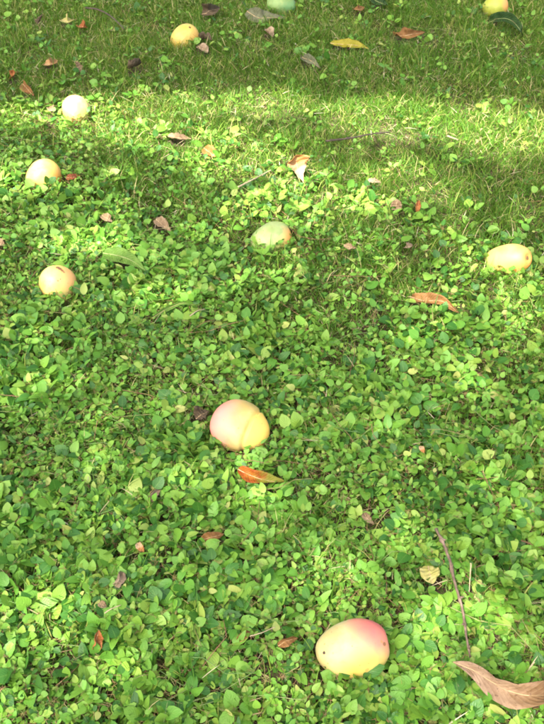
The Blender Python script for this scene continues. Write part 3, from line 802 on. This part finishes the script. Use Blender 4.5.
# ------------------------------------------------------------------ the mango tree overhead, out of the picture, whose crown dapples the lawn
PATCH = []      # sunny places on the lawn: centre, radii (metres), how open the crown is there
for cx, cy, rx, ry, op in [(90, 110, 44, 16, 1.0), (128, 121, 46, 9, 1.0), (268, 97, 42, 13, 1.0), (200, 96, 70, 12, .95), (435, 116, 80, 15, 1.0), (378, 104, 50, 11, 1.0), (505, 126, 56, 19, 1.0),
                           (165, 128, 74, 15, .95), (235, 152, 62, 18, 1.0), (18, 107, 30, 9, 1.0), (100, 239, 46, 10, 1.0), (297, 170, 26, 20, 1.0), (305, 200, 70, 14, .7), (385, 175, 60, 16, .7),
                           (500, 290, 60, 24, .6), (330, 585, 50, 20, .5), (40, 173, 32, 18, .5), (52, 275, 30, 18, .3), (30, 650, 70, 70, .6), (505, 255, 30, 16, .25), (235, 475, 60, 20, .5)]:
    c = at(cx, cy, .03); rxm = at(cx + rx, cy, .03)[0] - c[0]; rym = (at(cx, cy - ry, .03)[1] - at(cx, cy + ry, .03)[1]) / 2
    PATCH.append((c[0], c[1], rxm, rym, op))
_yt, _ym, _yn = at(272, 70)[1], at(272, 120)[1], at(272, 330)[1]
def crown_tau(x, y):
    """how many leaf layers the sun must cross to reach the lawn at x, y"""
    yy = y + .08 * noise2(x, y, 1.3, 8)
    t = 1.9 - .55 * smooth(_yn - .3, _yn + .3, yy) + 2.5 * smooth(_ym, _yt, yy) + .12 * noise2(x, y, 1.1, 4)
    t = np.clip(t, .6, 4)
    for cx, cy, rx, ry, op in PATCH:
        d = ((x - cx) / rx) ** 2 + ((y - cy) / ry) ** 2
        t = t * (1 - op * (1 - smooth(1.0, 2.1, d)))
    return t
TMAX = 3.6
CH = 6.2
cc = np.array([0, 2.05, 0]) + SUN / SUN[2] * CH
LA = .0011
GR = (2.1, 2.75)                # half size of the lawn the crown shades
nc = int(TMAX * 4 * GR[0] * GR[1] / LA)
gx = rng.uniform(-GR[0], GR[0], nc); gy = 2.05 + rng.uniform(-GR[1], GR[1], nc); hz = rng.uniform(CH - 1.3, CH + 1.3, nc)
P = np.stack([gx, gy, 0 * gx], -1) + SUN[None] / SUN[2] * hz[:, None]
e = ((P - cc) / np.array([GR[0] + .25, GR[1] + .25, 1.4])) ** 2
k = (e.sum(1) < 1 + .12 * noise2(P[:, 0], P[:, 1], .5, 2)) & (rng.random(nc) < crown_tau(gx, gy) / TMAX)
P = P[k]; n = len(P)
yaw = rng.uniform(0, 6.28, n); pitch = rng.normal(-.35, .35, n); roll = rng.normal(0, .5, n)
CT = (np.array([(0, 0, 0), (.3, .13, .02), (.3, -.13, .02), (.65, .12, -.02), (.65, -.12, -.02), (1, 0, -.10)]), np.array([(0, 2, 1), (1, 2, 4), (1, 4, 3), (3, 4, 5)]), np.zeros((6, 2)))
Rm = frames(yaw, pitch, roll); sz = rng.uniform(.09, .14, n)
P = P - Rm[:, :, 0] * (sz * .5)[:, None]
V, F, U = place(CT, P, Rm, sz)
M_CROWN = (lambda b: b.leafy(b.ramp(rnd_sock(b), [(0, (.03, .075, .02)), (1, (.07, .13, .03))]), .4, .25))(N('tree_leaf'))
M_BARK = (lambda b: b.plain(b.ramp(b.noise(14, 7, b.n('ShaderNodeTexCoord').outputs['Object'], .7), [(.3, (.06, .045, .035)), (.7, (.20, .16, .13))]), .9, .2,
                            b.bump(b.noise(40, 5, b.n('ShaderNodeTexCoord').outputs['Object']), .7, .02)))(N('tree_bark'))
tree = bpy.data.objects.new('mango_tree', None); COL.objects.link(tree)
base = np.array([-3.4, -2.0, 0.0]); tree.location = base
tag(tree, 'leafy mango tree shading the lawn from outside the picture', 'tree')
crown = link('crown', mesh_np('crown', V - base, F, attr={'rnd': np.repeat(rng.random(n), 6)}), [M_CROWN], tree)
crown['kind'] = 'stuff'
fork = np.array([.35, .35, 3.4])
tp = catmull([(0, 0, -.1), (.05, .1, 1.0), (.2, .2, 2.3), tuple(fork)], 18)
v, f = tube(tp, np.linspace(.24, .15, 18) * (1 + .06 * np.sin(np.arange(18))), 14); link('trunk', mesh_np('trunk', v, f), [M_BARK], tree)
for dx, dy, dz in [(-.75, 2.3, 2.4), (-.3, 1.1, 3.0), (1.5, -1.5, 2.6), (2.8, -1.1, 2.5), (-1.0, -.6, 2.2)]:
    e = fork + np.array([dx, dy, dz]); mid = fork + np.array([dx * .45, dy * .45, dz * .6])
    lp = catmull([tuple(fork), tuple(mid), tuple(e)], 14)
    v, f = tube(lp, np.linspace(.085, .02, 14), 9); link('limb', mesh_np('limb', v, f), [M_BARK], tree)
# a second tree, added unseen beyond the upper edge to block the low sky
n2_ = 14000
u = rng.normal(size=(n2_, 3)); u /= np.linalg.norm(u, axis=1)[:, None]
P = np.array([.3, 6.2, 3.7]) + u * np.array([4.8, 2.7, 2.3]) * (rng.random(n2_) ** .25)[:, None] * (1 + .12 * noise2(u[:, 0] * 3, u[:, 2] * 3, .5, 3))[:, None]
Rm = frames(rng.uniform(0, 6.28, n2_), rng.normal(-.5, .4, n2_), rng.normal(0, .5, n2_))
V, F, U = place(CT, P, Rm, rng.uniform(.22, .36, n2_))
base = np.array([.8, 7.0, 0.0])
tree = bpy.data.objects.new('mango_tree', None); COL.objects.link(tree); tree.location = base
tag(tree, 'broad dark mango tree added beyond the top edge of the picture to block low sky', 'tree')
crown = link('crown', mesh_np('crown', V - base, F, attr={'rnd': np.repeat(rng.random(n2_), 6)}), [M_CROWN], tree)
crown['kind'] = 'stuff'
tp = catmull([(0, 0, -.1), (.05, .05, .8), (-.05, 0, 1.7), (-.1, 0, 2.6)], 16)
v, f = tube(tp, np.linspace(.26, .17, 16) * (1 + .06 * np.sin(np.arange(16))), 14); link('trunk', mesh_np('trunk', v, f), [M_BARK], tree)
for dx, dy, dz in [(2.4, .3, 1.6), (-2.6, .2, 1.7), (1.0, -.9, 2.4), (-.9, .8, 2.6)]:
    lp = catmull([(-.1, 0, 2.5), (-.1 + dx * .45, dy * .45, 2.5 + dz * .6), (-.1 + dx, dy, 2.5 + dz)], 12)
    v, f = tube(lp, np.linspace(.10, .02, 12), 9); link('limb', mesh_np('limb', v, f), [M_BARK], tree)
print('tris', sum(len(o.data.polygons) for o in scene.objects if o.type == 'MESH'), 'crown', n, 'cover verts', bag.n)
